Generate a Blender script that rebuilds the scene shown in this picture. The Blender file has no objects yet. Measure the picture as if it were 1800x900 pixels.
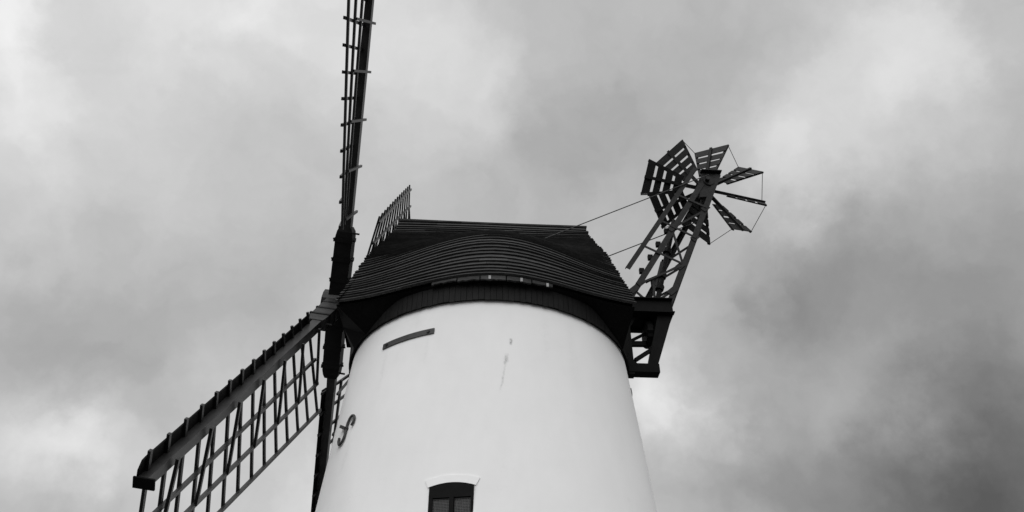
import bpy, math, random
import numpy as np
from mathutils import Vector, Matrix
random.seed(7)
scene = bpy.context.scene

# ------------------------------------------------------------------ camera
EYE = 1.6                      # eye height of the photographer
TH = 0.0344                    # heading of the cap (windshaft axis) against the X axis
ZR = 7.8912 + EYE              # height of the tower's top rim
PITCH, ROLL, YAW = 0.6626, -0.0029, 0.0315
cam_data = bpy.data.cameras.new('camera')
cam_data.sensor_width = 36.0
cam_data.lens = 36.0 * 1447.4 / 1800.0
cam_data.clip_end = 8000
cam = bpy.data.objects.new('camera', cam_data)
scene.collection.objects.link(cam)
fw = Vector((math.sin(YAW) * math.cos(PITCH), math.cos(YAW) * math.cos(PITCH), math.sin(PITCH)))
rt = Vector((math.cos(YAW), -math.sin(YAW), 0))
up = rt.cross(fw)
r2 = rt * math.cos(ROLL) + up * math.sin(ROLL)
u2 = up * math.cos(ROLL) - rt * math.sin(ROLL)
cam.matrix_world = Matrix(((r2.x, u2.x, -fw.x, 0), (r2.y, u2.y, -fw.y, -13.9078), (r2.z, u2.z, -fw.z, EYE), (0, 0, 0, 1)))
scene.camera = cam

# ------------------------------------------------------------------ light
SUN_AZ, SUN_EL = math.radians(-101), math.radians(45)      # direction the light comes from
world = bpy.data.worlds.new('World')
scene.world = world
world.use_nodes = True
nt = world.node_tree
nt.nodes.clear()
N = nt.nodes.new
def link(a, b): nt.links.new(a, b)
def wmath(op, a, b=None, clamp=False):
    n = N('ShaderNodeMath'); n.operation = op; n.use_clamp = clamp
    for i, v in enumerate((a, b)):
        if v is None: continue
        if isinstance(v, (int, float)): n.inputs[i].default_value = v
        else: link(v, n.inputs[i])
    return n.outputs[0]
tc = N('ShaderNodeTexCoord')
sky = N('ShaderNodeTexSky'); sky.sky_type = 'NISHITA'; sky.sun_disc = False
sky.sun_elevation = SUN_EL; sky.sun_rotation = math.pi / 2 - SUN_AZ
bw = N('ShaderNodeRGBToBW'); link(sky.outputs[0], bw.inputs[0])        # the photograph is monochrome
bg_sky = N('ShaderNodeBackground'); link(bw.outputs[0], bg_sky.inputs[0]); bg_sky.inputs[1].default_value = 0.07
# overcast: cloud masses at fixed directions of the sky, warped by noise, plus fine cloud texture everywhere
nz = N('ShaderNodeTexNoise'); link(tc.outputs['Generated'], nz.inputs['Vector'])
nz.inputs['Scale'].default_value = 5.0; nz.inputs['Detail'].default_value = 8.0; nz.inputs['Roughness'].default_value = 0.6
sub = N('ShaderNodeVectorMath'); sub.operation = 'SUBTRACT'; link(nz.outputs['Color'], sub.inputs[0]); sub.inputs[1].default_value = (.5, .5, .5)
scl = N('ShaderNodeVectorMath'); scl.operation = 'SCALE'; link(sub.outputs[0], scl.inputs[0]); scl.inputs['Scale'].default_value = 0.15
nzf = N('ShaderNodeTexNoise'); link(tc.outputs['Generated'], nzf.inputs['Vector'])
nzf.inputs['Scale'].default_value = 17.0; nzf.inputs['Detail'].default_value = 7.0; nzf.inputs['Roughness'].default_value = 0.6
sbf = N('ShaderNodeVectorMath'); sbf.operation = 'SUBTRACT'; link(nzf.outputs['Color'], sbf.inputs[0]); sbf.inputs[1].default_value = (.5, .5, .5)
scf = N('ShaderNodeVectorMath'); scf.operation = 'SCALE'; link(sbf.outputs[0], scf.inputs[0]); scf.inputs['Scale'].default_value = 0.075
ad0 = N('ShaderNodeVectorMath'); ad0.operation = 'ADD'; link(tc.outputs['Generated'], ad0.inputs[0]); link(scf.outputs[0], ad0.inputs[1])
add = N('ShaderNodeVectorMath'); add.operation = 'ADD'; link(ad0.outputs[0], add.inputs[0]); link(scl.outputs[0], add.inputs[1])
nrm = N('ShaderNodeVectorMath'); nrm.operation = 'NORMALIZE'; link(add.outputs[0], nrm.inputs[0])
CLOUDS = [(0.494,0.803,0.332,80,-0.331), (-0.351,0.550,0.758,12,0.118), (0.425,0.570,0.703,260,0.149), (0.214,0.866,0.452,700,0.182), (-0.273,0.753,0.598,80,-0.065), (0.458,0.715,0.528,260,-0.071), (-0.428,0.830,0.358,700,0.114), (0.339,0.774,0.536,700,-0.090), (0.091,0.693,0.715,260,-0.053), (-0.211,0.908,0.361,700,0.103), (-0.477,0.749,0.461,260,-0.052), (0.334,0.657,0.676,700,0.088), (0.402,0.817,0.414,700,0.066), (-0.497,0.522,0.693,700,0.129), (-0.047,0.632,0.773,260,0.070), (0.477,0.511,0.715,700,0.065), (0.378,0.722,0.579,700,-0.070), (0.457,0.757,0.467,700,0.056), (0.452,0.800,0.394,700,0.079), (0.188,0.648,0.738,260,-0.026), (-0.488,0.783,0.386,700,0.046), (-0.477,0.598,0.644,700,0.073), (-0.176,0.575,0.799,260,0.061), (-0.326,0.881,0.342,700,0.048), (-0.343,0.699,0.627,700,0.048), (-0.267,0.565,0.781,700,0.054), (-0.351,0.550,0.758,700,0.050), (0.539,0.632,0.557,260,-0.031), (0.403,0.668,0.626,700,0.033), (-0.383,0.792,0.475,260,-0.037),
    (0.312,0.694,0.648,600,0.059), (0.533,0.782,0.323,60,-0.027), (-0.466,0.810,0.355,600,0.038), (0.332,0.797,0.504,600,0.035), (0.001,0.662,0.749,600,0.057), (-0.031,0.744,0.667,200,-0.037), (0.298,0.598,0.744,200,-0.024), (0.312,0.886,0.344,600,-0.036), (-0.412,0.741,0.530,200,-0.018), (-0.241,0.900,0.364,200,0.023), (0.481,0.667,0.569,600,0.027), (-0.271,0.804,0.530,600,-0.028), (0.535,0.581,0.613,600,-0.018), (-0.493,0.702,0.514,600,-0.025),
    (-0.466,0.810,0.355,600,0.09), (0.533,0.782,0.323,200,-0.028), (-0.433,0.843,0.320,600,-0.07), (0.312,0.886,0.344,600,-0.034), (0.339,0.774,0.536,600,-0.023), (0.312,0.694,0.648,600,0.033), (-0.113,0.708,0.697,600,-0.02), (-0.390,0.841,0.376,600,0.027)]
val = None
for x, y, z, k, a in CLOUDS:
    d = N('ShaderNodeVectorMath'); d.operation = 'DOT_PRODUCT'; link(nrm.outputs[0], d.inputs[0]); d.inputs[1].default_value = (x, y, z)
    e = wmath('POWER', wmath('MAXIMUM', d.outputs['Value'], 0.0), float(k))
    e = wmath('MULTIPLY', e, a)
    val = e if val is None else wmath('ADD', val, e)
n2 = N('ShaderNodeTexNoise'); link(nrm.outputs[0], n2.inputs['Vector'])
n2.inputs['Scale'].default_value = 4.2; n2.inputs['Detail'].default_value = 7.0; n2.inputs['Roughness'].default_value = 0.5
val = wmath('ADD', val, wmath('MULTIPLY', wmath('SUBTRACT', n2.outputs['Fac'], 0.5), 0.12))
n4 = N('ShaderNodeTexNoise'); link(nrm.outputs[0], n4.inputs['Vector'])
n4.inputs['Scale'].default_value = 12.0; n4.inputs['Detail'].default_value = 8.0; n4.inputs['Roughness'].default_value = 0.55
val = wmath('ADD', val, wmath('MULTIPLY', wmath('SUBTRACT', n4.outputs['Fac'], 0.5), 0.11))
val = wmath('ADD', val, 0.688)
val = wmath('POWER', wmath('MAXIMUM', val, 0.2), 2.2)
bg_cl = N('ShaderNodeBackground'); link(val, bg_cl.inputs[0]); bg_cl.inputs[1].default_value = 0.715
mix = N('ShaderNodeMixShader'); mix.inputs[0].default_value = 0.94
link(bg_sky.outputs[0], mix.inputs[1]); link(bg_cl.outputs[0], mix.inputs[2])
wo = N('ShaderNodeOutputWorld'); link(mix.outputs[0], wo.inputs[0])

sun_data = bpy.data.lights.new('sun', 'SUN')
sun_data.energy = 1.5
sun_data.angle = math.radians(70)
sun = bpy.data.objects.new('sun', sun_data)
scene.collection.objects.link(sun)
sdir = Vector((math.cos(SUN_AZ) * math.cos(SUN_EL), math.sin(SUN_AZ) * math.cos(SUN_EL), math.sin(SUN_EL)))
sun.rotation_euler = sdir.to_track_quat('Z', 'Y').to_euler()
sun.location = sdir * 60

scene.view_settings.view_transform = 'Standard'
scene.view_settings.look = 'None'
scene.view_settings.exposure = 0.64
scene.view_settings.gamma = 1.0

# ------------------------------------------------------------------ materials
def material(name, lo, hi, rough=0.6, nscale=6.0, stretch=(1, 1, 1), bump=0.15, spec=0.4, rand=0.0, chips=0.0, chip_col=0.25, chip_scale=18.0):
    m = bpy.data.materials.new(name); m.use_nodes = True
    t = m.node_tree; b = t.nodes['Principled BSDF']
    b.inputs['Roughness'].default_value = rough
    b.inputs['Specular IOR Level'].default_value = spec
    co = t.nodes.new('ShaderNodeTexCoord'); mp = t.nodes.new('ShaderNodeMapping'); mp.inputs['Scale'].default_value = stretch
    t.links.new(co.outputs['Object'], mp.inputs[0])
    n = t.nodes.new('ShaderNodeTexNoise'); n.inputs['Scale'].default_value = nscale; n.inputs['Detail'].default_value = 8; n.inputs['Roughness'].default_value = .65
    t.links.new(mp.outputs[0], n.inputs['Vector'])
    r = t.nodes.new('ShaderNodeMapRange'); r.inputs['From Min'].default_value = .3; r.inputs['From Max'].default_value = .7
    r.inputs['To Min'].default_value = lo; r.inputs['To Max'].default_value = hi
    t.links.new(n.outputs['Fac'], r.inputs[0])
    out = r.outputs[0]
    def mth(op, a, c):
        q = t.nodes.new('ShaderNodeMath'); q.operation = op
        for i, v in enumerate((a, c)):
            if isinstance(v, (int, float)): q.inputs[i].default_value = v
            else: t.links.new(v, q.inputs[i])
        return q.outputs[0]
    if rand:
        oi = t.nodes.new('ShaderNodeObjectInfo')
        f = mth('ADD', mth('MULTIPLY', oi.outputs['Random'], 2 * rand), 1 - rand)
        out = mth('MULTIPLY', out, f)
    if chips:
        n3 = t.nodes.new('ShaderNodeTexNoise'); n3.inputs['Scale'].default_value = chip_scale; n3.inputs['Detail'].default_value = 6; n3.inputs['Roughness'].default_value = .7
        t.links.new(mp.outputs[0], n3.inputs['Vector'])
        k = t.nodes.new('ShaderNodeMapRange'); k.inputs['From Min'].default_value = 1 - chips; k.inputs['From Max'].default_value = 1 - chips + .06
        t.links.new(n3.outputs['Fac'], k.inputs[0])
        mx = t.nodes.new('ShaderNodeMix'); mx.data_type = 'FLOAT'
        t.links.new(k.outputs[0], mx.inputs[0]); t.links.new(out, mx.inputs[2]); mx.inputs[3].default_value = chip_col
        out = mx.outputs[0]
    t.links.new(out, b.inputs['Base Color'])
    if bump:
        bp = t.nodes.new('ShaderNodeBump'); bp.inputs['Strength'].default_value = bump; bp.inputs['Distance'].default_value = .02
        t.links.new(n.outputs['Fac'], bp.inputs['Height']); t.links.new(bp.outputs[0], b.inputs['Normal'])
    return m
M_roof = material('tarred roof boards', .028, .064, .6, 9, (.5, 3, 3), .15, .1, .25, chips=.325, chip_col=.16, chip_scale=13)
M_skirt = material('black skirt boards', .009, .016, .6, 10, (2, 2, .5), .1, .08, .07, chips=.29, chip_col=.10, chip_scale=14)
M_dark = material('dark cap timber', .003, .006, .65, 8, (1, 1, 1), .1, .06)
M_sail = material('black sail timber', .004, .009, .38, 7, (1, 1, 1), .06, .5, .2)
M_whip = material('black painted whip timber', .004, .022, .42, 4, (1, 1, 1), .2, .5, .1, chips=.33, chip_col=.06, chip_scale=9)
M_clamp = material('black stock timber', .007, .014, .5, 5, (1, 1, 1), .1, .12)
M_stock = material('lit grey stock timber', .014, .036, .5, 12, (1, 1, 1), .2, .25)  # paler copy of the black stock: sky light on near stock and poll painted in
M_lath = material('lighter sail lath', .012, .026, .38, 7, (1, 1, 1), .08, .6, .2)  # lighter tone than the sail bars
M_lead = material('black leading board', .0025, .005, .6, 7, (1, 1, 1), .1, .05, .2)
M_iron = material('painted iron', .006, .02, .55, 14, (1, 1, 1), .2, .12, .15, chips=.33, chip_col=.09, chip_scale=26)
M_fan = material('weathered fan boards', .003, .010, .55, 16, (1, 1, 1), .1, .2, .3, chips=.36, chip_col=.16, chip_scale=22)
M_wire = material('wire', .03, .04, .5, 3, bump=0)
M_strap = material('iron wall strap', .035, .055, .6, 12, (1, 1, 1), .15, .3)
M_bolt = material('black bolt head', .01, .015, .5, 12, bump=0)
M_white = material('white painted trim', .72, .80, .6, 8, (1, 1, 1), .05, .3)
M_roller = material('pale bracket', .2, .4, .6, 8, bump=0)
M_frame = material('dark window frame', .002, .005, .5, 8, (1, 1, 1), .1, .06)
M_glass = material('dark window pane', .01, .015, .12, 2, bump=0, spec=.35)
M_mesh = material('galvanised window mesh', .045, .07, .5, 9, bump=0)
M_ground = material('short grass', .05, .10, .9, .6, (1, 1, 1), .3, .1)

# white rendered tower: limewash with trowel relief, faint patches and two rusty runs below old fixings
M_tower = bpy.data.materials.new('whitewashed render'); M_tower.use_nodes = True
def tower_nodes():
    t = M_tower.node_tree; b = t.nodes['Principled BSDF']; b.inputs['Roughness'].default_value = .8; b.inputs['Diffuse Roughness'].default_value = 0.45; b.inputs['Specular IOR Level'].default_value = .25
    L = t.links.new
    def nd(k, **kw):
        n = t.nodes.new(k)
        for a, v in kw.items(): setattr(n, a, v)
        return n
    def mth(op, *a, clamp=False):
        q = nd('ShaderNodeMath', operation=op, use_clamp=clamp)
        for i, v in enumerate(a):
            if isinstance(v, (int, float)): q.inputs[i].default_value = v
            else: L(v, q.inputs[i])
        return q.outputs[0]
    co = nd('ShaderNodeTexCoord'); sep = nd('ShaderNodeSeparateXYZ'); L(co.outputs['Object'], sep.inputs[0])
    def noise(scale, det, stretch=(1, 1, 1), rough=.6):
        mp = nd('ShaderNodeMapping'); mp.inputs['Scale'].default_value = stretch; L(co.outputs['Object'], mp.inputs[0])
        n = nd('ShaderNodeTexNoise'); n.inputs['Scale'].default_value = scale; n.inputs['Detail'].default_value = det; n.inputs['Roughness'].default_value = rough
        L(mp.outputs[0], n.inputs['Vector']); return n.outputs['Fac']
    a = noise(.9, 5); c = noise(5, 6, (1, 1, .35)); g = noise(22, 5); 
    base = mth('ADD', mth('MULTIPLY', a, .10), .78)
    base = mth('ADD', base, mth('MULTIPLY', c, .05))
    ang = mth('ARCTAN2', sep.outputs['Y'], sep.outputs['X'])
    z = mth('SUBTRACT', sep.outputs['Z'], ZR)
    wob = mth('MULTIPLY', mth('SUBTRACT', noise(7, 4), .5), .03)
    # runs: (angle top, z top, angle bottom, z bottom, half width, strength)
    for at, zt, ab, zb, hw, st in ((-82.6, -.78, -82.9, -.93, .014, .85), (-84.2, -1.08, -84.8, -1.32, .015, .9), (-84.6, -1.2, -86.6, -1.85, .009, .35), (-141.5, -2.15, -142.5, -2.75, .03, .10), (-130.2, -.62, -130.6, -1.5, .022, .09), (-112.2, -.62, -112.5, -1.3, .02, .07), (-118, -.02, -118.4, -.5, .05, .05), (-70, -.02, -70.5, -1.2, .04, .05), (-60, -.02, -60, -1.6, .05, .05)):
        f = mth('DIVIDE', mth('SUBTRACT', z, zt), zb - zt)
        axc = mth('ADD', math.radians(at), mth('MULTIPLY', f, math.radians(ab - at)))
        d = mth('ABSOLUTE', mth('ADD', mth('SUBTRACT', ang, axc), wob))
        m1 = mth('SUBTRACT', 1.0, mth('DIVIDE', d, hw), clamp=True)
        m2 = mth('MULTIPLY', mth('MULTIPLY', f, mth('SUBTRACT', 1.0, f)), 4.0, clamp=True)
        m = mth('MULTIPLY', mth('MULTIPLY', m1, m2), mth('MULTIPLY', mth('MAXIMUM', mth('SUBTRACT', g, .3), 0.0), 2.6), clamp=True)
        base = mth('MULTIPLY', base, mth('SUBTRACT', 1.0, mth('MULTIPLY', m, st)))
    # faint cracks and old patch outlines
    vo = nd('ShaderNodeTexVoronoi', feature='DISTANCE_TO_EDGE'); vo.inputs['Scale'].default_value = .75
    wv = nd('ShaderNodeVectorMath', operation='ADD')
    nn = nd('ShaderNodeTexNoise'); nn.inputs['Scale'].default_value = 3.0; nn.inputs['Detail'].default_value = 6; L(co.outputs['Object'], nn.inputs['Vector'])
    L(co.outputs['Object'], wv.inputs[0]); L(nn.outputs['Color'], wv.inputs[1]); L(wv.outputs[0], vo.inputs['Vector'])
    cr = mth('SUBTRACT', 1.0, mth('DIVIDE', vo.outputs['Distance'], .012), clamp=True)
    cr = mth('MULTIPLY', cr, mth('MULTIPLY', mth('MAXIMUM', mth('SUBTRACT', noise(1.3, 3), .5), 0.0), 4.0), clamp=True)
    base = mth('MULTIPLY', base, mth('SUBTRACT', 1.0, mth('MULTIPLY', cr, .05)))
    L(base, b.inputs['Base Color'])
    bp = nd('ShaderNodeBump'); bp.inputs['Strength'].default_value = .3; bp.inputs['Distance'].default_value = .006
    h = mth('ADD', mth('ADD', mth('MULTIPLY', g, .35), noise(3.2, 4)), mth('MULTIPLY', cr, -.6))
    L(h, bp.inputs['Height']); L(bp.outputs[0], b.inputs['Normal'])
tower_nodes()

# ------------------------------------------------------------------ mesh helpers
EX = Vector((math.cos(TH), math.sin(TH), 0)); EY = Vector((-math.sin(TH), math.cos(TH), 0)); EZ = Vector((0, 0, 1))
def W(x, y, z):                      # cap frame (x towards the tail, y away, z above the rim) -> world
    return EX * x + EY * y + EZ * (z + ZR)
def make(name, verts, faces, mat, parent, smooth=False):
    me = bpy.data.meshes.new(name)
    me.from_pydata([tuple(v) for v in verts], [], faces)
    me.update()
    import bmesh
    bm = bmesh.new(); bm.from_mesh(me); bmesh.ops.recalc_face_normals(bm, faces=bm.faces); bm.to_mesh(me); bm.free()
    if smooth:
        for p in me.polygons: p.use_smooth = True
    me.materials.append(mat)
    o = bpy.data.objects.new(name, me); scene.collection.objects.link(o)
    if parent is not None: o.parent = parent
    return o
class MB:
    def __init__(s): s.v, s.f = [], []
    def add(s, v, f):
        k = len(s.v); s.v += list(v); s.f += [tuple(i + k for i in q) for q in f]; return s
    def loft(s, rings, closed_ring=True, caps=True):
        n = len(rings[0]); v = [p for r in rings for p in r]; f = []
        for i in range(len(rings) - 1):
            for j in range(n if closed_ring else n - 1):
                a = i * n + j; b = i * n + (j + 1) % n
                f.append((a, b, b + n, a + n))
        if caps:
            f.append(tuple(range(n))[::-1]); f.append(tuple((len(rings) - 1) * n + j for j in range(n)))
        return s.add(v, f)
    def beam(s, A, B, e1, w, h, w2=None, h2=None):   # box from A to B, w along e1, h across
        d = (B - A).normalized(); e1 = (e1 - d * e1.dot(d)).normalized(); e2 = d.cross(e1)
        w2 = w if w2 is None else w2; h2 = h if h2 is None else h2
        ring = lambda P, a, b: [P + e1 * x * a / 2 + e2 * y * b / 2 for x, y in ((-1, -1), (1, -1), (1, 1), (-1, 1))]
        return s.loft([ring(A, w, h), ring(B, w2, h2)])
    def rod(s, A, B, r, n=8, r2=None):
        d = (B - A).normalized(); e1 = d.orthogonal().normalized(); e2 = d.cross(e1); r2 = r if r2 is None else r2
        ring = lambda P, q: [P + (e1 * math.cos(t) + e2 * math.sin(t)) * q for t in [2 * math.pi * k / n for k in range(n)]]
        return s.loft([ring(A, r), ring(B, r2)])
    def tube(s, pts, r, n=6):
        rings = []
        for i, P in enumerate(pts):
            d = (pts[min(i + 1, len(pts) - 1)] - pts[max(i - 1, 0)]).normalized()
            e1 = d.cross(EZ); e1 = (e1 if e1.length > .05 else d.orthogonal()).normalized(); e2 = d.cross(e1)
            rings.append([P + (e1 * math.cos(t) + e2 * math.sin(t)) * r for t in [2 * math.pi * k / n for k in range(n)]])
        return s.loft(rings)
    def box(s, x0, x1, y0, y1, z0, z1):              # in the cap frame
        v = [W(x, y, z) for x in (x0, x1) for y in (y0, y1) for z in (z0, z1)]
        return s.add(v, [(0, 1, 3, 2), (4, 6, 7, 5), (0, 4, 5, 1), (2, 3, 7, 6), (0, 2, 6, 4), (1, 5, 7, 3)])
    def angle(s, A, B, e1, e2, w1, w2, t=.014):      # angle iron: two plates sharing an edge
        d = (B - A).normalized(); e1 = (e1 - d * e1.dot(d)).normalized(); e2 = (e2 - d * e2.dot(d) - e1 * e2.dot(e1)).normalized()
        prof = [(0, 0), (w1, 0), (w1, t), (t, t), (t, w2), (0, w2)]
        c = e1 * (-w1 / 2)
        ring = lambda P: [P + c + e1 * x + e2 * y for x, y in prof]
        return s.loft([ring(A), ring(B)])
    def build(s, name, mat, parent, smooth=False): return make(name, s.v, s.f, mat, parent, smooth)

# ------------------------------------------------------------------ ground
def build_ground():
    n, rings = 96, [0, 4, 8, 14, 24, 40, 70, 120, 220, 420, 800, 1600, 3500]
    v = [(0, 0, 0)]; f = []
    for r in rings[1:]:
        for k in range(n):
            a = 2 * math.pi * k / n
            h = 0 if r < 20 else .25 * math.sin(r * .05 + a * 3) * math.cos(a * 5)
            v.append((r * math.cos(a), r * math.sin(a), h))
    for k in range(n): f.append((0, 1 + k, 1 + (k + 1) % n))
    for i in range(len(rings) - 2):
        for k in range(n):
            a = 1 + i * n + k; b = 1 + i * n + (k + 1) % n
            f.append((a, a + n, b + n, b))
    g = make('ground', v, f, M_ground, None, True); g['kind'] = 'structure'
build_ground()

# ------------------------------------------------------------------ the windmill
mill = bpy.data.objects.new('windmill', None); scene.collection.objects.link(mill)
mill['label'] = 'white rendered tower windmill with black boarded cap, four lattice sails and a fantail'
mill['category'] = 'windmill'
BAT = 0.0977
def rad(z): return 2.6 - BAT * z                     # tower radius at z below the rim
def T(az, z, off=0.0):                               # point on the tower surface, azimuth in degrees
    a = math.radians(az); r = rad(z) + off
    return Vector((r * math.cos(a), r * math.sin(a), z + ZR))

WIN_AZ, WIN_W, WIN_TOP, WIN_BOT, ARCH = -99.83, .61, -3.372, -4.55, .055
def win_frame():
    a = math.radians(WIN_AZ); o = Vector((math.cos(a), math.sin(a), 0)); t = Vector((-math.sin(a), math.cos(a), 0))
    return o, t                                       # outward, to the right as seen from outside
def arch_profile(w, top, bot, rise, n=12):
    pts = [(-w / 2, bot), (w / 2, bot)]
    for k in range(n + 1):
        x = w / 2 - w * k / n
        pts.append((x, top + rise * (1 - (2 * x / w) ** 2)))
    return pts
def build_tower():
    n = 180; prof = [(rad(-z), -z) for z in np.linspace(0, ZR, 25)]
    outer = [[Vector((r * math.cos(2 * math.pi * k / n), r * math.sin(2 * math.pi * k / n), z + ZR)) for k in range(n)] for r, z in prof]
    inner = [[Vector(((r - .5) * math.cos(2 * math.pi * k / n), (r - .5) * math.sin(2 * math.pi * k / n), z + ZR)) for k in range(n)] for r, z in prof]
    rings = outer + inner[::-1]
    mb = MB(); m = len(rings)
    v = [p for r in rings for p in r]; f = []
    for i in range(m):
        for k in range(n):
            a = i * n + k; b = i * n + (k + 1) % n; c = ((i + 1) % m) * n + (k + 1) % n; d = ((i + 1) % m) * n + k
            f.append((a, b, c, d))
    mb.add(v, f)
    o = mb.build('tower_wall', M_tower, mill, True)
    out, tan = win_frame()
    pr = arch_profile(WIN_W, WIN_TOP, WIN_BOT, ARCH)
    R0, R1 = 1.9, 3.6
    cm = MB(); cm.loft([[out * R0 + tan * x + EZ * (z + ZR) for x, z in pr], [out * R1 + tan * x + EZ * (z + ZR) for x, z in pr]])
    cut = cm.build('cutter', M_tower, None)
    md = o.modifiers.new('cut', 'BOOLEAN'); md.object = cut; md.operation = 'DIFFERENCE'; md.solver = 'EXACT'
    dg = bpy.context.evaluated_depsgraph_get()
    me = bpy.data.meshes.new_from_object(o.evaluated_get(dg))
    o.modifiers.clear(); o.data = me
    bpy.data.objects.remove(cut)
    for p in me.polygons: p.use_smooth = True
    me.set_sharp_from_angle(angle=math.radians(35))
    return o
tower = build_tower()

def build_window():
    out, tan = win_frame(); rw = rad(-3.9)
    P = lambda x, z, d: out * (rw - d) + tan * x + EZ * (z + ZR)
    # sash frame sits .17 m inside the wall face
    fr = MB(); o_ = arch_profile(WIN_W + .02, WIN_TOP, WIN_BOT, ARCH); d0, d1 = .03, .11
    zt = WIN_TOP - .16
    def slab(x0, x1, z0, z1, a, b):
        fr.add([P(x, z, d) for x in (x0, x1) for d in (a, b) for z in (z0, z1)], [(0, 1, 3, 2), (4, 6, 7, 5), (0, 4, 5, 1), (2, 3, 7, 6), (0, 2, 6, 4), (1, 5, 7, 3)])
    fr.loft([[P(x, z, d) for x, z in [(-WIN_W / 2 - .01, zt), (WIN_W / 2 + .01, zt)] + o_[2:]] for d in (d0, d1)])
    slab(-WIN_W / 2 - .01, -WIN_W / 2 + .045, WIN_BOT, zt, d0, d1); slab(WIN_W / 2 - .028, WIN_W / 2 + .01, WIN_BOT, zt, d0, d1)
    slab(-WIN_W / 2, WIN_W / 2, WIN_BOT, WIN_BOT + .07, d0 + .003, d1 - .003)
    w = fr.build('window', M_frame, mill)
    mu = MB(); mu.add([P(x, z, d) for x in (-.02, .04) for d in (d0 - .012, d1 - .004) for z in (WIN_BOT + .07, zt + .01)], [(0, 1, 3, 2), (4, 6, 7, 5), (0, 4, 5, 1), (2, 3, 7, 6), (0, 2, 6, 4), (1, 5, 7, 3)])
    mu.build('mullion', M_frame, w)
    for x0, x1 in ((-WIN_W / 2 + .03, -.012), (.032, WIN_W / 2 - .02)):
        pn = MB(); pn.add([P(x, z, d) for x in (x0, x1) for d in (.085, .093) for z in (WIN_BOT + .05, zt + .012)], [(0, 1, 3, 2), (4, 6, 7, 5), (0, 4, 5, 1), (2, 3, 7, 6), (0, 2, 6, 4), (1, 5, 7, 3)])
        pn.build('pane', M_glass, w)
        ms = MB(); step = .0215; r = .0032
        x = x0 + step
        while x < x1 - .01:
            ms.beam(P(x, WIN_BOT + .06, .066), P(x + random.uniform(-.003, .003), zt, .066), out, r * 2, r * 2); x += step
        z = WIN_BOT + .08
        while z < zt - .005:
            ms.beam(P(x0 + .012, z, .0595), P(x1 - .012, z, .0595), out, r * 2, r * 2); z += step
        k = ms.build('wire_mesh', M_mesh, w); k['kind'] = 'stuff'
    # projecting arch over the window, its ends cut on a slant
    n = 16; rings = []
    for k in range(n + 1):
        u = -1 + 2 * k / n
        xb = u * (WIN_W / 2 + .035); xt = u * (WIN_W / 2 + .088)
        zb = WIN_TOP + ARCH * (1 - u * u) + .004; ztp = zb + .115
        rr = lambda x, z: math.sqrt(max(rad(z) ** 2 - x * x, 1))
        q = lambda x, z, d: out * (rr(x, z) + d) + tan * x + EZ * (z + ZR)
        rings.append([q(xb, zb, -.05), q(xb, zb, .02), q(xt, ztp, .014), q(xt, ztp, -.05)])
    a = MB(); a.loft(rings); a.build('window_arch', M_tower, mill)
    sl = MB(); sl.add([out * d + tan * x + EZ * (z + ZR) for x in (-.38, .38) for d in (rad(WIN_BOT) - .2, rad(WIN_BOT) + .06) for z in (WIN_BOT - .09, WIN_BOT + .012)], [(0, 1, 3, 2), (4, 6, 7, 5), (0, 4, 5, 1), (2, 3, 7, 6), (0, 2, 6, 4), (1, 5, 7, 3)])
    sl.build('window_sill', M_white, mill)
build_window()

def build_strap(a0, a1, z, h, bolts):
    n = 20; rings = []
    for k in range(n + 1):
        az = a0 + (a1 - a0) * k / n
        rings.append([T(az, z - h / 2, -.02), T(az, z - h / 2, .022), T(az, z + h / 2, .022), T(az, z + h / 2, -.02)])
    o = MB().loft(rings).build('wall_strap', M_strap, mill)
    for b in bolts:
        MB().rod(T(b, z - .005, .015), T(b, z - .005, .05), .032, 8, .024).build('bolt', M_bolt, o)
build_strap(-132.4, -110.1, -.565, .105, (-130.2, -112.3))
build_strap(-10, 8, -.50, .105, (-2, 5))
S_PTS = [(-141.492, -1.9), (-140.6, -1.856), (-140.417, -1.775), (-141.524, -1.712), (-143.101, -1.7), (-144.426, -1.766), (-144.914, -1.861), (-144.737, -1.979), (-145.095, -2.085), (-146.844, -2.141), (-148.284, -2.124), (-149.336, -2.047), (-149.227, -1.981)]
def smooth_pts(p, n=3):
    for _ in range(n):
        q = [p[0]]
        for a, b in zip(p[:-1], p[1:]): q += [tuple(.75 * x + .25 * y for x, y in zip(a, b)), tuple(.25 * x + .75 * y for x, y in zip(a, b))]
        p = q + [p[-1]]
    return p
def build_anchor(daz, dz):
    pts = [T(a + daz, z + dz, .03) for a, z in smooth_pts(S_PTS, 2)]
    o = MB().tube(pts, .022, 8).build('wall_anchor', M_strap, mill, True)
    MB().beam(T(-149.2 + daz, -1.775 + dz, .05), T(-144.9 + daz, -1.9 + dz, .035), EZ, .05, .045).build('cotter', M_bolt, o)
    MB().rod(T(-144.9 + daz, -1.9 + dz, -.02), T(-144.9 + daz, -1.9 + dz, .05), .03, 8).build('pin', M_bolt, o)
build_anchor(0, 0)
build_strap(-7, 9, -1.42, .13, (-1, 6))

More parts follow.
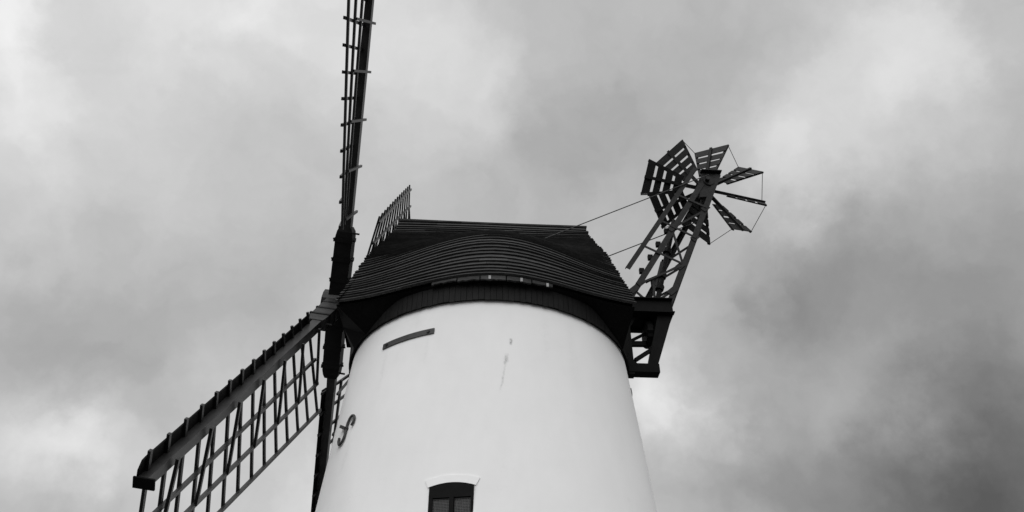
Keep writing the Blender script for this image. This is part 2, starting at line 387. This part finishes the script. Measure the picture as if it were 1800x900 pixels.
# ------------------------------------------------------------------ cap: skirt, roof boards, gables
def arc_resample(pts, n):
    p = np.array(pts, float); d = np.r_[0, np.cumsum(np.hypot(*np.diff(p, axis=0).T))]; u = np.linspace(0, d[-1], n)
    return np.stack([np.interp(u, d, p[:, 0]), np.interp(u, d, p[:, 1])], 1)
def soft(pts):
    return [tuple(q) for q in smooth_pts([tuple(p) for p in pts], 2)]
GL = [(-1.83, .35), (-1.695, .58), (-1.575, .8), (-1.44, 1.02), (-1.31, 1.34), (-1.16, 1.68), (-1.06, 1.92), (-.91, 2.19), (-.60, 2.65), (-.245, 3.216), (-.05, 3.57), (-.015, 3.85)]
GR = [(-2.01, .36), (-1.71, .894), (-1.4, 1.375), (-1.14, 1.86), (-.99, 2.25), (-.68, 2.73), (-.33, 3.23), (-.07, 3.66), (-.015, 3.87)]
mid = [(-2.81, .35)]
for ang in (60, 64, 67, 70, 71, 71, 70, 69, 67, 66, 64, 62, 59, 55, 50, 44, 37):
    y, z = mid[-1]; mid.append((y + .113 * math.cos(math.radians(ang)), z + .113 * math.sin(math.radians(ang))))
mid += [(-1.5, 2.26), (-1.05, 2.5), (-.68, 2.78), (-.34, 3.2), (-.11, 3.62), (-.015, 3.86)]
ROWS = 40
NT = 401
gl, gr, gm = (arc_resample(soft(p), NT) for p in (GL, GR, mid))
def surf(t, x):                                       # near half of the roof: t 0 eave .. 1 ridge
    i = min(max(t, 0), 1) * (NT - 1); k = min(int(i), NT - 2); f = i - k
    s = min(max((x + 2.4) / 4.8, 0), 1)
    g = (gl[k] * (1 - f) + gl[k + 1] * f) * (1 - s) + (gr[k] * (1 - f) + gr[k + 1] * f) * s
    m = gm[k] * (1 - f) + gm[k + 1] * f
    ax = min(abs(x), 2.85); b = .6 * (.5 + .5 * math.cos(math.pi * ax / 2.85)) + .4 * (2.9887 - math.sqrt(.81 + ax * ax)) / 2.0887
    p = g * (1 - b) + m * b
    return Vector((x, p[0], p[1]))
def snorm(t, x):
    a = surf(min(t + .01, 1), x) - surf(max(t - .01, 0), x); b = surf(t, x + .03) - surf(t, x - .03)
    n = a.cross(b).normalized()
    return n if n.y < 0 else -n
def x_left(z): return -2.0 - .8 * (3.84 - z) / 3.49
def x_right(z): return 2.065 + .435 * (3.84 - z) / 3.49

def build_cap():
    ts = [k / 40 for k in range(41)]
    mb = MB()
    for sg in (1, -1):
        rows = []
        for t in ts:
            z = surf(t, 0).z; zg = surf(t, -2.4).z; r = []
            xa, xb = x_left(surf(t, -2.4).z) + .06, x_right(surf(t, 2.3).z) - .06
            for j in range(33):
                x = xa + (xb - xa) * j / 32; p = surf(t, x) - snorm(t, x) * .02
                r.append(W(p.x, p.y * sg if t < .999 else 0, p.z))
            rows.append(r)
        mb.loft(rows, False, False)
    # gable ends between near and far edges
    for xf, s in ((x_left, 1), (x_right, -1)):
        rows = []
        for t in ts:
            p = surf(t, -2.4 if s > 0 else 2.3); x = xf(p.z) + .07 * s
            rows.append([W(x, p.y, p.z), W(x + (.1 if s > 0 else 0), 0, p.z), W(x, -p.y, p.z)])
        mb.loft(rows, False, False)
    roof = mb.build('roof', M_dark, mill)
    for sg in (1, -1):
        for i in range(ROWS):
            t0, t1 = i / ROWS, min((i + 1.25) / ROWS, 1)
            jag = random.uniform(-.02, .02)
            xa, xb = x_left(surf(t0, -2.4).z) + jag, x_right(surf(t0, 2.3).z) + random.uniform(-.02, .02)
            cuts = [xa, xb]
            if sg > 0: cuts = [xa] + sorted(random.uniform(xa + .6, xb - .6) for _ in range(2)) + [xb]
            for a, b in zip(cuts[:-1], cuts[1:]):
                nseg = max(4, int((b - a) / .2)); rings = []; lift = random.uniform(-.005, .005); lift2 = lift + random.uniform(-.004, .004)
                for j in range(nseg + 1):
                    x = a + .002 + (b - a - .004) * j / nseg
                    n0, n1 = snorm(t0, x), snorm(t1, x)
                    p0, p1 = surf(t0, x), surf(t1, x)
                    sag = .0022 * math.sin(x * 3.1 + i * 1.7) + .0016 * math.sin(x * 7.3 + i * 2.9)
                    q = [p0 + n0 * .006, p0 + n0 * (.056 + lift + (lift2 - lift) * j / nseg), p1 + n1 * .014, p1 + n1 * .002]
                    rings.append([W(v.x, v.y * sg, v.z + sag) for v in q])
                MB().loft(rings).build('roof_board', M_roof, roof)
    rc = MB()
    rings = []
    for j in range(9):
        x = -2.03 + 4.12 * j / 8
        rings.append([W(x, y, 3.855 + z - .012 * math.sin(j / 8 * math.pi)) for y, z in ((-.09, -.06), (-.1, -.03), (0, .03), (.1, -.03), (.09, -.06))])
    rc.loft(rings); rc.build('ridge_board', M_roof, roof)
    return roof
roof = build_cap()

def eave_outline():
    pts = []
    for j in range(41):
        x = -2.78 + 5.26 * j / 40; p = surf(0, x); pts.append((x, p.y + .05))
    pts += [(2.48, y) for y in (-1.3, -.6, 0, .6, 1.3)]
    for j in range(41):
        x = 2.48 - 5.26 * j / 40; p = surf(0, x); pts.append((x, -p.y - .05))
    pts += [(-2.72, 1.06), (-2.65, .4), (-2.63, 0), (-2.65, -.4), (-2.72, -1.06)]
    return pts
def build_underside():
    top, low = [], []
    for x, y in eave_outline():
        a = math.degrees(math.atan2(y, x)); d = abs(abs(a) - 90)
        s = min(max((d - 36) / 24, 0), 1); s = s * s * (3 - 2 * s)
        r = 2.672; zl = .30 * (1 - s) - .045 * s
        top.append(W(x, y, .345)); low.append(W(r * math.cos(math.radians(a)), r * math.sin(math.radians(a)), zl))
    MB().loft([top, low], True, False).build('cap_underside', M_dark, mill)
build_underside()

def build_skirt():
    n = 120
    ring = lambda r, z: [W(r * math.cos(2 * math.pi * k / n), r * math.sin(2 * math.pi * k / n), z) for k in range(n)]
    mb = MB(); mb.loft([ring(2.61, -.02), ring(2.648, -.02), ring(2.648, .5), ring(2.61, .5)], True, False)
    sk = mb.build('skirt', M_dark, mill)
    nb = 168
    for k in range(nb):
        a0 = 2 * math.pi * k / nb + .0012; a1 = 2 * math.pi * (k + 1) / nb - .0012
        r0 = 2.65; r1 = 2.664 + random.uniform(0, .006); zb = -.035 + random.uniform(-.008, .008)
        v = [W(r * math.cos(a), r * math.sin(a), z) for a in (a0, a1) for r in (r0, r1) for z in (zb, .48)]
        make('skirt_board', v, [(0, 1, 3, 2), (4, 6, 7, 5), (0, 4, 5, 1), (2, 3, 7, 6), (0, 2, 6, 4), (1, 5, 7, 3)], M_skirt, sk)
    # broken fascia under the lowest boards, and pale brackets behind it
    for a0, a1, zb in ((-113, -104, .30), (-103.6, -96, .272), (-95.6, -87, .262), (-86.6, -78, .266), (-77.6, -70, .285)):
        m = 8; rings = []
        for j in range(m + 1):
            a = math.radians(a0 + (a1 - a0) * j / m); x = 2.8 * math.cos(a); e = surf(0, x); w_ = random.uniform(-.008, .012)
            rings.append([W(x, e.y + d, z) for d, z in ((.03, zb + w_), (-.012, zb + w_), (-.012, .345), (.03, .345))])
        MB().loft(rings).build('fascia_board', M_roof, roof)
    for a in (-92.5, -81.5, -72.0):
        x = 2.8 * math.cos(math.radians(a)); e = surf(0, x)
        mb = MB(); mb.box(x - .02, x + .02, e.y - .032, e.y - .014, .262, .33); mb.build('bracket', M_roller, roof)
build_skirt()

# breast beam and windshaft at the front of the cap
mb = MB(); mb.box(-2.87, -2.15, -.5, .5, .87, 1.32); mb.build('breast_beam', M_dark, mill)
TAU = 0.1398
AX = (-EX * math.cos(TAU) + EZ * math.sin(TAU)).normalized()     # outwards along the windshaft
HUB = W(0, 0, 1.1631) + AX * 3.1497
HH = -EY; VV = HH.cross(AX); VV = VV if VV.z > 0 else -VV
MB().rod(HUB - AX * 2.6, HUB - AX * .05, .21, 16).build('windshaft', M_iron, mill, True)
def build_poll():
    mb = MB()
    mb.rod(HUB - AX * .24, HUB + AX * .26, .27, 12, .25)
    return mb.build('poll_end', M_stock, mill)
build_poll()

# ------------------------------------------------------------------ sails
S0, DS, L1, L2, NN = 1.8551, .4521, .2814, 1.5943, -.0103
B0, B1, BM = -.1865, .0845, -.0489
def build_sail(phi, laths, over, stock_mat):
    s_ = HH * math.cos(phi) - VV * math.sin(phi); w_ = -HH * math.sin(phi) - VV * math.cos(phi)
    def P(s, w, n): return HUB + s_ * s + w_ * w + AX * n
    def wea(k): u = k / 13; return B0 * (1 - u) * (1 - 2 * u) + BM * 4 * u * (1 - u) + B1 * u * (2 * u - 1)
    def Q(k, l, m=0.0):                               # along sail bar k, m out of its plane
        b = wea(k); return HUB + s_ * (S0 + DS * k) + w_ * (l * math.cos(b) - m * math.sin(b)) + AX * (l * math.sin(b) + m * math.cos(b) + NN)
    # whip: one tapered timber, with the stock half that carries it
    mb = MB()
    def ring(s, w0, w1, n0, n1): return [P(s, w0, n0), P(s, w1, n0), P(s, w1, n1), P(s, w0, n1)]
    mb.loft([ring(.62, -.09, .09, -.15, .06), ring(1.75, -.09, .09, -.15, .012), ring(5, -.075, .08, -.135, .012), ring(7.90, -.062, .066, -.11, .012)])
    sail = mb.build('sail', M_whip, mill)
    MB().loft([ring(.18, -.15, .15, -.21, .14), ring(1.4, -.14, .14, -.22, .12), ring(1.5, -.13, .13, -.21, .10), ring(1.58, -.10, .10, -.17, .07)]).build('stock', stock_mat, sail)
    for s in (.5, .92, 1.32):
        c = MB(); c.loft([ring(s - .035, -.155, .155, -.232, .15), ring(s + .035, -.155, .155, -.232, .15)]); c.build('clamp', M_clamp, sail)
        MB().rod(P(s, .04, -.265), P(s, .04, .185), .018, 6).build('clamp_bolt', M_iron, sail)
    MB().rod(P(1.47, 0, -.32), P(1.47, 0, .13), .02, 6).build('clamp_bolt', M_iron, sail)
    for k in range(14):
        end = L2 + over
        b = MB(); dirv = (Q(k, 1) - Q(k, 0)).normalized()
        b.beam(Q(k, -L1 - .02), Q(k, end), s_, .056, .036); b.build('sail_bar', M_sail, sail)
    for l in laths:
        rings = []
        for k in range(-1, 15):
            kk = {-1: -.12, 14: 13.12}.get(k, k)
            m0, m1 = -.062, -.0165
            rings.append([Q(kk, l - .026, m0), Q(kk, l + .026, m0), Q(kk, l + .026, m1), Q(kk, l - .026, m1)])
        MB().loft(rings).build('lath', M_lath, sail)
    for k0 in range(0, 13, 1):                        # leading board, one length per bay
        rings = []
        for kk in (k0 + .0 + (0 if k0 else -.1), k0 + .5, k0 + 1.0 - .01):
            rings.append([Q(kk, -.225, .019), Q(kk, -.04, .019), Q(kk, -.04, .042), Q(kk, -.225, .042)])
        MB().loft(rings).build('leading_board', M_lead, sail)
    rings = [[Q(kk, a, .019), Q(kk, -.04, .019), Q(kk, -.04, .042), Q(kk, a, .042)] for kk, a in ((13.01, -.225), (13.2, -.215), (13.36, -.13))]
    MB().loft(rings).build('leading_board', M_lead, sail)
    for k in range(0, 14, 2):
        MB().beam(P(S0 + DS * k + .06, -.04, -.215 + .04 * k / 13), Q(k + .1, laths[1], -.06), s_, .046, .04).build('strut', M_sail, sail)
    MB().loft([ring(7.90, -.064, .066, -.19, .05), ring(7.925, -.064, .066, -.19, .05)]).build('end_block', M_dark, sail)
    return sail
PHI = .8613
near = build_sail(PHI, (.60, 1.055, 1.572), .0, M_stock)
near['label'] = 'lattice sail reaching down to the lower left, nearest to the viewer'
upper = build_sail(PHI - math.pi / 2, (.52, .98, 1.47), .0, M_clamp)
upper['label'] = 'lattice sail standing up out of the picture'
lower = build_sail(PHI + math.pi / 2, (.52, .98, 1.47), .0, M_clamp)
lower['label'] = 'lattice sail pointing down behind the white tower'
far = build_sail(PHI + math.pi, (.50, .97, 1.46), .0, M_clamp)
far['label'] = 'lattice sail rising behind the black roof'

# ------------------------------------------------------------------ tail stage and fan frames
YN = -.30
def X(x, z, y=YN): return W(x, y, z)
def build_tail():
    st = MB()
    st.box(2.2, 3.66, -.30, .30, 1.425, 1.47)
    stage = st.build('tail_stage', M_dark, mill)
    for y in (-.31, .31):
        b = MB(); s = 1 if y > 0 else -1
        b.box(2.2, 3.67, y - .01, y + .01, 1.41, 1.73); b.box(2.2, 3.69, y - .05 + .03 * s, y + .05 + .03 * s, 1.731, 1.75); b.box(2.2, 3.69, y - .06 + .04 * s, y + .06 + .04 * s, 1.385, 1.409)
        b.build('stage_beam', M_dark, stage)
    b = MB(); b.box(3.672, 3.69, -.29, .29, 1.411, 1.729); b.build('stage_beam', M_dark, stage)
    br = MB()
    br.box(2.58, 2.77, -.30, -.12, .0, 1.38)                         # post beside the tower
    br.loft([[X(a, 1.384, y) for a, y in ((3.36, -.30), (3.66, -.30), (3.66, -.10), (3.36, -.10))], [X(a, .22, y) for a, y in ((3.05, -.30), (3.24, -.30), (3.24, -.10), (3.05, -.10))]])
    bracket = br.build('tail_bracket', M_dark, mill)
    b = MB(); b.box(2.56, 3.26, -.31, -.08, .05, .235); b.build('foot_beam', M_dark, bracket)
    b = MB(); b.beam(X(2.6, .88, .05), X(3.3, .90, .05), EZ, .1, .08); b.build('cross_bar', M_dark, bracket)
    b = MB(); b.beam(X(2.75, .91, .05), X(3.16, 1.15, .05), EZ, .05, .05); b.build('brace', M_dark, bracket)
    b = MB(); b.beam(X(2.82, .36, -.2), X(3.24, .66, -.2), EZ, .07, .07); b.build('brace', M_dark, bracket)
    b = MB(); b.beam(X(2.72, .36, -.2), X(2.86, .22, -.2), EZ, .07, .07); b.build('brace', M_dark, bracket)
    b = MB(); b.beam(X(2.72, 1.1, -.2), X(2.9, 1.385, -.2), EZ, .09, .07); b.build('brace', M_dark, bracket)
    # driving wheel under the stage, toothed rim
    wm = MB(); c = X(3.2, 1.12, .05)
    n = 28; rings = []
    for xx, rr in ((-.07, .25), (-.05, .27), (.05, .27), (.07, .25)):
        rings.append([c + EX * xx + (EY * math.cos(2 * math.pi * k / n) + EZ * math.sin(2 * math.pi * k / n)) * (rr + (.018 if k % 2 else 0)) for k in range(n)])
    wm.loft(rings); wm.build('drive_wheel', M_dark, mill)
    MB().rod(X(3.32, 1.2, .05), X(3.32, 1.52, .05), .05, 10).build('drive_shaft', M_iron, mill)
    MB().rod(X(3.36, 1.5, .05), X(4.12, 4.2, .05), .055, 8).build('drive_shaft', M_iron, mill)
    for z, x in ((2.3, 3.575), (2.62, 3.665), (3.3, 3.86)):
        MB().rod(X(x - .02, z - .05, .05), X(x + .02, z + .06, .05), .095, 8).build('shaft_coupling', M_iron, mill)

    def frame(y, L, R, near_one):
        s = 1 if y > 0 else -1
        m = MB()
        m.angle(X(*L[0], y), X(*L[1], y), EX, EY * -s, .125, .1)
        m.angle(X(*R[0], y), X(*R[1], y), -EX, EY * -s, .125, .1)
        f = m.build('fan_frame', M_iron, mill)
        def brace(a, b, w=.05, dy=0.0):
            MB().beam(X(*a, y + dy), X(*b, y + dy), EY, .014, w).build('brace', M_iron, f)
        if near_one:
            rl = MB(); rl.angle(X(2.846, 2.511, y - .03), X(4.71, 5.526, y - .03), EX, EY, .105, .06); rl.build('rail', M_iron, f)
            for a, b in (((3.22, 3.155), (4.02, 2.70)), ((3.68, 3.89), (4.43, 3.42)), ((4.19, 4.66), (4.80, 4.315))): brace(a, b, .05, -.022)
            for a, b in (((3.1, 2.155), (4.0, 2.635)), ((3.2, 2.19), (3.99, 2.68))): brace(a, b, .045, .02 if a[0] > 3.15 else -.018)
            for a, b in (((3.93, 3.69), (4.76, 4.26)), ((3.94, 3.66), (4.05, 2.74)), ((2.94, 1.99), (3.2, 1.70)), ((3.75, 2.0), (3.36, 1.71)), ((3.373, 2.30), (3.342, 1.73)), ((3.6, 2.75), (3.4, 2.12))): brace(a, b, .05, .018)
            for x, z in ((3.985, 2.64), (3.10, 2.17), (3.94, 3.68), (4.41, 3.43), (4.77, 4.3), (3.72, 1.97), (2.93, 1.98)):
                b = MB(); b.beam(X(x - .07, z - .06, y - .012), X(x + .07, z + .07, y - .012), EX, .13, .012); b.build('gusset', M_iron, f)
            for x, z in ((3.158, 2.50), (3.379, 2.87), (3.592, 3.237), (3.82, 3.62)):
                b = MB(); b.box(x - .05, x + .05, y + .02, y + .10, z - .04, z + .075); b.build('cleat', M_dark, f)
        else:
            for a, b in (((3.3, 2.07), (4.0, 2.5)), ((3.62, 2.65), (4.25, 3.1)), ((3.95, 3.27), (4.5, 3.7)), ((3.35, 2.15), (3.75, 1.9))): brace(a, b, .05, -.02)
            for x, z in ((3.33, 2.06), (3.6, 2.56), (3.9, 3.12)):
                b = MB(); b.box(x - .14, x - .02, y - .1, y - .02, z - .05, z + .08); b.build('cleat', M_dark, f)
        return f
    frame(-.30, ((2.80, 1.72), (4.80, 5.07)), ((3.63, 1.66), (5.235, 5.38)), True)
    frame(.30, ((3.08, 1.66), (4.86, 4.98)), ((3.66, 1.66), (5.12, 5.10)), False)
    # bearing head of each frame
    for y0, y1 in ((-.284, -.19), (.19, .284)):
        pl = [(4.86, 5.43), (5.28, 5.42), (5.24, 5.26), (5.0, 4.70), (4.70, 4.66), (4.74, 5.0)]
        h = MB().loft([[X(a, b, y0) for a, b in pl], [X(a, b, y1) for a, b in pl]]).build('bearing_head', M_iron, mill)
        MB().rod(X(4.98, 5.16, y0 - .03), X(4.98, 5.16, y0 - .002), .13, 18, .115).build('bearing_cap', M_iron, h)
        b = MB(); b.beam(X(4.83, 5.455, y0 - .02), X(5.31, 5.445, y0 - .02), EY, .15, .02); b.build('head_plate', M_iron, h)
        MB().rod(X(5.07, 5.46, y0 + .03), X(5.08, 5.56, y0 + .03), .05, 8, .03).build('oil_cap', M_iron, h)
build_tail()

# ------------------------------------------------------------------ fan: eight slatted blades
FC = (4.945, 0.0, 5.165); FR, FA0, FHW, FG, FAZ = 1.406, 2.874, .446, .6, -.033
def build_fan():
    e1 = EX * math.cos(FAZ) + EY * math.sin(FAZ); nn = EX * math.sin(FAZ) - EY * math.cos(FAZ)
    c = W(*FC)
    MB().rod(c + nn * .22, c - nn * .22, .2, 8).build('fan_hub', M_iron, mill)
    MB().rod(c + nn * .4, c - nn * .4, .05, 10).build('fan_axle', M_iron, mill)
    tips = []
    for k in range(8):
        a = FA0 - k * math.pi / 4
        d = e1 * math.cos(a) + EZ * math.sin(a); t = e1 * math.sin(a) - EZ * math.cos(a)
        g = FG + random.uniform(-.02, .02) + (0, 0, 0, 0, .12, .03, 0, 0)[k]
        b = t * math.cos(g) + nn * math.sin(g); m = nn * math.cos(g) - t * math.sin(g)
        sp = MB(); sp.beam(c + d * .1 + m * .008, c + d * 1.415 + m * .008, b, .085, .07, .065, .06)
        blade = sp.build('fan_blade', M_iron, mill)
        hw = lambda r: .215 + (FHW - .215) * (r - .54) / (FR - .54)
        for r0, r1 in ((.54, .715), (.772, .935), (.995, 1.155), (1.215, 1.406)):
            j = random.uniform(-.006, .006)
            v = [c + d * r + b * s * (hw(r) - .004) + m * (q + j * (s + 1)) for r in (r0, r1) for s in (-1, 1) for q in (-.018, 0.0)]
            make('slat', v, [(0, 1, 3, 2), (4, 6, 7, 5), (0, 4, 5, 1), (2, 3, 7, 6), (0, 2, 6, 4), (1, 5, 7, 3)], M_fan, blade)
        for s in (-1, 1):
            MB().beam(c + d * .52 + b * s * (hw(.52) - .035) - m * .03, c + d * 1.412 + b * s * (hw(1.412) - .035) - m * .03, b, .07, .022).build('side_rail', M_fan, blade)
        tips.append((c + d * 1.39 + b * -.425, c + d * 1.39 + b * .425))
    for k in range(8):
        MB().rod(tips[k][1], tips[(k + 1) % 8][0], .0075, 6).build('tie_rod', M_wire, mill)
build_fan()
MB().rod(W(1.1, -.46, 3.12), W(4.99, -.33, 5.33), .0115, 6).build('stay_wire', M_wire, mill)
MB().rod(W(2.13, -.29, 2.67), W(4.6, -.12, 4.06), .0115, 6).build('stay_wire', M_wire, mill)
